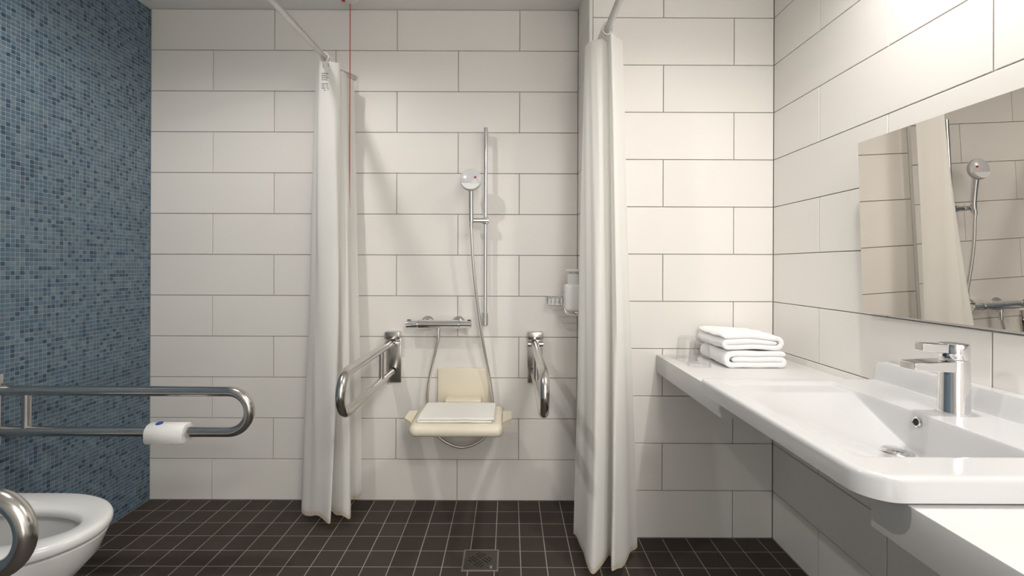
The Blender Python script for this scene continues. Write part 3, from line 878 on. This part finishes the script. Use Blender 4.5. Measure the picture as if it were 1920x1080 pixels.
# seat board with rounded front corners
def board(x0, x1, yb, yf, r, n=10):
    pts = [(x1, yb), (x0, yb)]
    pts += [(x0+r-r*math.cos(a), yf+r-r*math.sin(a)) for a in [PI/2*i/n for i in range(n+1)]]
    pts += [(x1-r+r*math.sin(a), yf+r-r*math.cos(a)) for a in [PI/2*i/n for i in range(n+1)]]
    return pts
def shrink(pts, d, c):
    out = []
    N_ = len(pts)
    for i in range(N_):
        p0, p1, p2 = Vector(pts[i-1]), Vector(pts[i]), Vector(pts[(i+1) % N_])
        e1 = (p1-p0); e2 = (p2-p1)
        e1 = e1.normalized() if e1.length > 1e-7 else e2.normalized(); e2 = e2.normalized() if e2.length > 1e-7 else e1
        n1 = Vector((-e1.y, e1.x)); n2 = Vector((-e2.y, e2.x)); nn = (n1+n2)
        nn = nn/max(0.3, nn.length_squared)*2 if nn.length > 1e-6 else n1
        # inward = towards the centre
        q = p1+nn*d
        if (q-Vector(c)).length > (p1-Vector(c)).length: q = p1-nn*d
        out.append((q.x, q.y))
    return out
bp = board(-0.412, -0.022, 2.185, 1.885, 0.035)
cc = (-0.217, 2.03)
lv = [(0.020, 0.446), (0.008, 0.449), (0.0, 0.459), (0.0, 0.475), (0.006, 0.487), (0.018, 0.493), (0.03, 0.494)]
MB().loft([[(x, y, z) for x, y in shrink(bp, d, cc)] for d, z in lv]).build('seat_board', M['cream'], seat, smooth=60)
# side wings: small folded lugs
for s in (-1, 1):
    xe = -0.412 if s < 0 else -0.022
    q = [(xe-s*0.004, 1.935), (xe+s*0.034, 1.985), (xe+s*0.034, 2.085), (xe-s*0.004, 2.085)]
    MB().loft([[(x, y, 0.470) for x, y in q], [(x, y, 0.4965) for x, y in q]]).build('side_lug', M['cream'], seat, smooth=0)
    q2 = [(xe-s*0.004, 1.925), (xe+s*0.033, 1.980), (xe+s*0.031, 1.984), (xe-s*0.004, 1.934)]

# folded mat on the seat: two layers, fold towards the front left
mb = MB()
pts = []
x0, x1 = -0.383, -0.060
hw = (x1-x0)/2
lay = [(hw-0.004, 0.0052), (0, 0.0050), (-hw+0.012, 0.0052)] + [(-hw+0.010-0.0052*math.sin(a), 0.0052*math.cos(a)) for a in [PI*i/8 for i in range(1, 8)]] + [(-hw+0.012, -0.0052), (0, -0.0053), (hw-0.012, -0.0052)]
path = []
for a, c in zip(lay, lay[1:]):
    for k in range(4): path.append((a[0]+(c[0]-a[0])*k/4, a[1]+(c[1]-a[1])*k/4))
path.append(lay[-1])
ribbon(mb, path, 0.0095, 1.925, 2.150, ((x0+x1)/2, 0, 0.4945+0.0110), ny=14, wob=0.0005)
tag(mb.build('folded_mat', M['mat_towel'], smooth=60), 'flat folded white cotton mat lying on the cream shower seat', 'towel')

# ------------------------------------------------------------------ soap dispenser and wire basket
dis = thing('soap_dispenser', 'white wall soap dispenser with pump half hidden by the right curtain', 'soap dispenser', (0.29, 2.10, 0.93))
dx_, dy2 = 0.291, 2.10
MB().box(dx_-0.042, XS-0.0005, dy2-0.040, dy2+0.040, 0.945, 1.068, 0.014, 4).build('reservoir', M['white_plastic'], dis)
MB().lathe([(0.0, 1.066), (0.026, 1.066), (0.027, 1.070), (0.030, 1.078), (0.030, 1.112), (0.026, 1.114), (0.0, 1.114)], 28, T(dx_+0.002, dy2, 0)).build('neck', M['white_plastic'], dis)
MB().lathe([(0.0, 1.114), (0.022, 1.114), (0.022, 1.122), (0.037, 1.124), (0.038, 1.130), (0.036, 1.134), (0.0, 1.135)], 28, T(dx_+0.001, dy2, 0)).build('lid', M['white_plastic'], dis)
mb = MB()
mb.loft([[(dx_-0.040, dy2-0.02, 0.962), (dx_-0.040, dy2+0.02, 0.962), (dx_-0.044, dy2+0.02, 0.958), (dx_-0.044, dy2-0.02, 0.958)],
         [(dx_-0.030, dy2-0.02, 0.940), (dx_-0.030, dy2+0.02, 0.940), (dx_-0.038, dy2+0.02, 0.936), (dx_-0.038, dy2-0.02, 0.936)],
         [(dx_-0.014, dy2-0.018, 0.934), (dx_-0.014, dy2+0.018, 0.934), (dx_-0.016, dy2+0.018, 0.926), (dx_-0.016, dy2-0.018, 0.926)],
         [(dx_+0.022, dy2-0.016, 0.934), (dx_+0.022, dy2+0.016, 0.934), (dx_+0.022, dy2+0.016, 0.926), (dx_+0.022, dy2-0.016, 0.926)]])
mb.build('pump_lever', M['steel'], dis)
MB().box(dx_+0.0, XS-0.0005, dy2-0.034, dy2+0.034, 0.932, 0.946, 0.003).build('bracket', M['steel'], dis)
MB().box(dx_-0.0428, dx_-0.041, dy2-0.012, dy2+0.0, 1.032, 1.035).build('print_mark', M['ink'], dis)

bas = thing('wire_basket', 'small chrome wire soap basket on the shower wall behind the dispenser', 'soap basket', (0.25, YB, 0.98))
bx0, bx1, by0, by1, bz0, bz1 = 0.184, 0.322, 2.165, YB-0.003, 0.967, 1.001
for z, r in ((bz1, 0.0028), (bz0, 0.0024)):
    MB().tube([(bx0, by0, z), (bx1, by0, z), (bx1, by1, z), (bx0, by1, z)], r, 8, closed=True).build('rim', M['chrome'], bas)
for k in range(8):
    x = bx0+0.001+(bx1-bx0-0.002)*k/7
    MB().tube([(x, by0, bz1), (x, by0, bz0), (x, by1, bz0), (x, by1, bz1)], 0.0018, 8).build('wire', M['chrome'], bas)
for k in range(1, 4):
    y = by0+(by1-by0)*k/4
    MB().tube([(bx0, y, bz1), (bx0, y, bz0), (bx1, y, bz0), (bx1, y, bz1)], 0.0018, 8).build('wire', M['chrome'], bas)

# ------------------------------------------------------------------ floor drain
dr = thing('floor_drain', 'square steel floor drain with woven slots among the dark tiles', 'floor drain', ((DR[0]+DR[1])/2, (DR[2]+DR[3])/2, 0))
x0, x1, y0, y1 = DR
mb = MB()
wf = 0.0045
def rect(d, z): return [(x0+d, y0+d, z), (x1-d, y0+d, z), (x1-d, y1-d, z), (x0+d, y1-d, z)]
mb.loft([rect(0, -0.0014), rect(0, 0.001), rect(0.0007, 0.0016), rect(wf-0.0007, 0.0016), rect(wf, 0.001), rect(wf, -0.0014)], False, False)
mb.build('frame', mat('drain_frame_steel', (0.30, 0.28, 0.24, 1), 0.4, 0.6, noise=0.1, nscale=40), dr)
MB().box(x0+wf+0.001, x1-wf-0.001, y0+wf+0.001, y1-wf-0.001, -0.0014, 0.0008, 0.0005, 1).build('grate', M['dull_steel'], dr)
cx, cy = (x0+x1)/2-0.002, (y0+y1)/2+0.001
def slot(u, v, L, along):
    # basket weave turned 45 degrees: u, v in the turned frame
    w = 0.0052
    hx, hy = (L/2, w/2) if along else (w/2, L/2)
    c45 = math.sqrt(0.5)
    q = []
    for (a, c) in ((-hx, -hy), (hx, -hy), (hx, hy), (-hx, hy)):
        uu, vv = u+a, v+c
        q.append((cx+(uu-vv)*c45, cy+(uu+vv)*c45))
    MB().loft([[(a, c, 0.0004) for a, c in q], [(a, c, 0.00105) for a, c in q]]).build('slot', M['dark'], dr, smooth=0)
h = 0.0205
for (du, dv, along) in ((h, h, True), (-h, -h, True), (-h, h, False), (h, -h, False)):
    for k in (-1, 0, 1):
        L = 0.026 if k == 0 else (0.026 if (k*(1 if True else -1) != 0) else 0.018)
        o_ = k*0.0125
        far_ = (along and ((dv > 0) == (k > 0))) or (not along and ((du > 0) == (k > 0)))
        L = 0.022 if (far_ and k != 0) else 0.037
        if along: slot(du, dv+o_, L, True)
        else: slot(du+o_, dv, L, False)
MB().lathe([(0.0, 0.0024), (0.0022, 0.0024), (0.0025, 0.0034), (0.0065, 0.0034), (0.0075, 0.0010), (0.0, 0.0008)], 20, T(x1-0.026, y0+0.022, 0)).build('screw', M['steel'], dr)
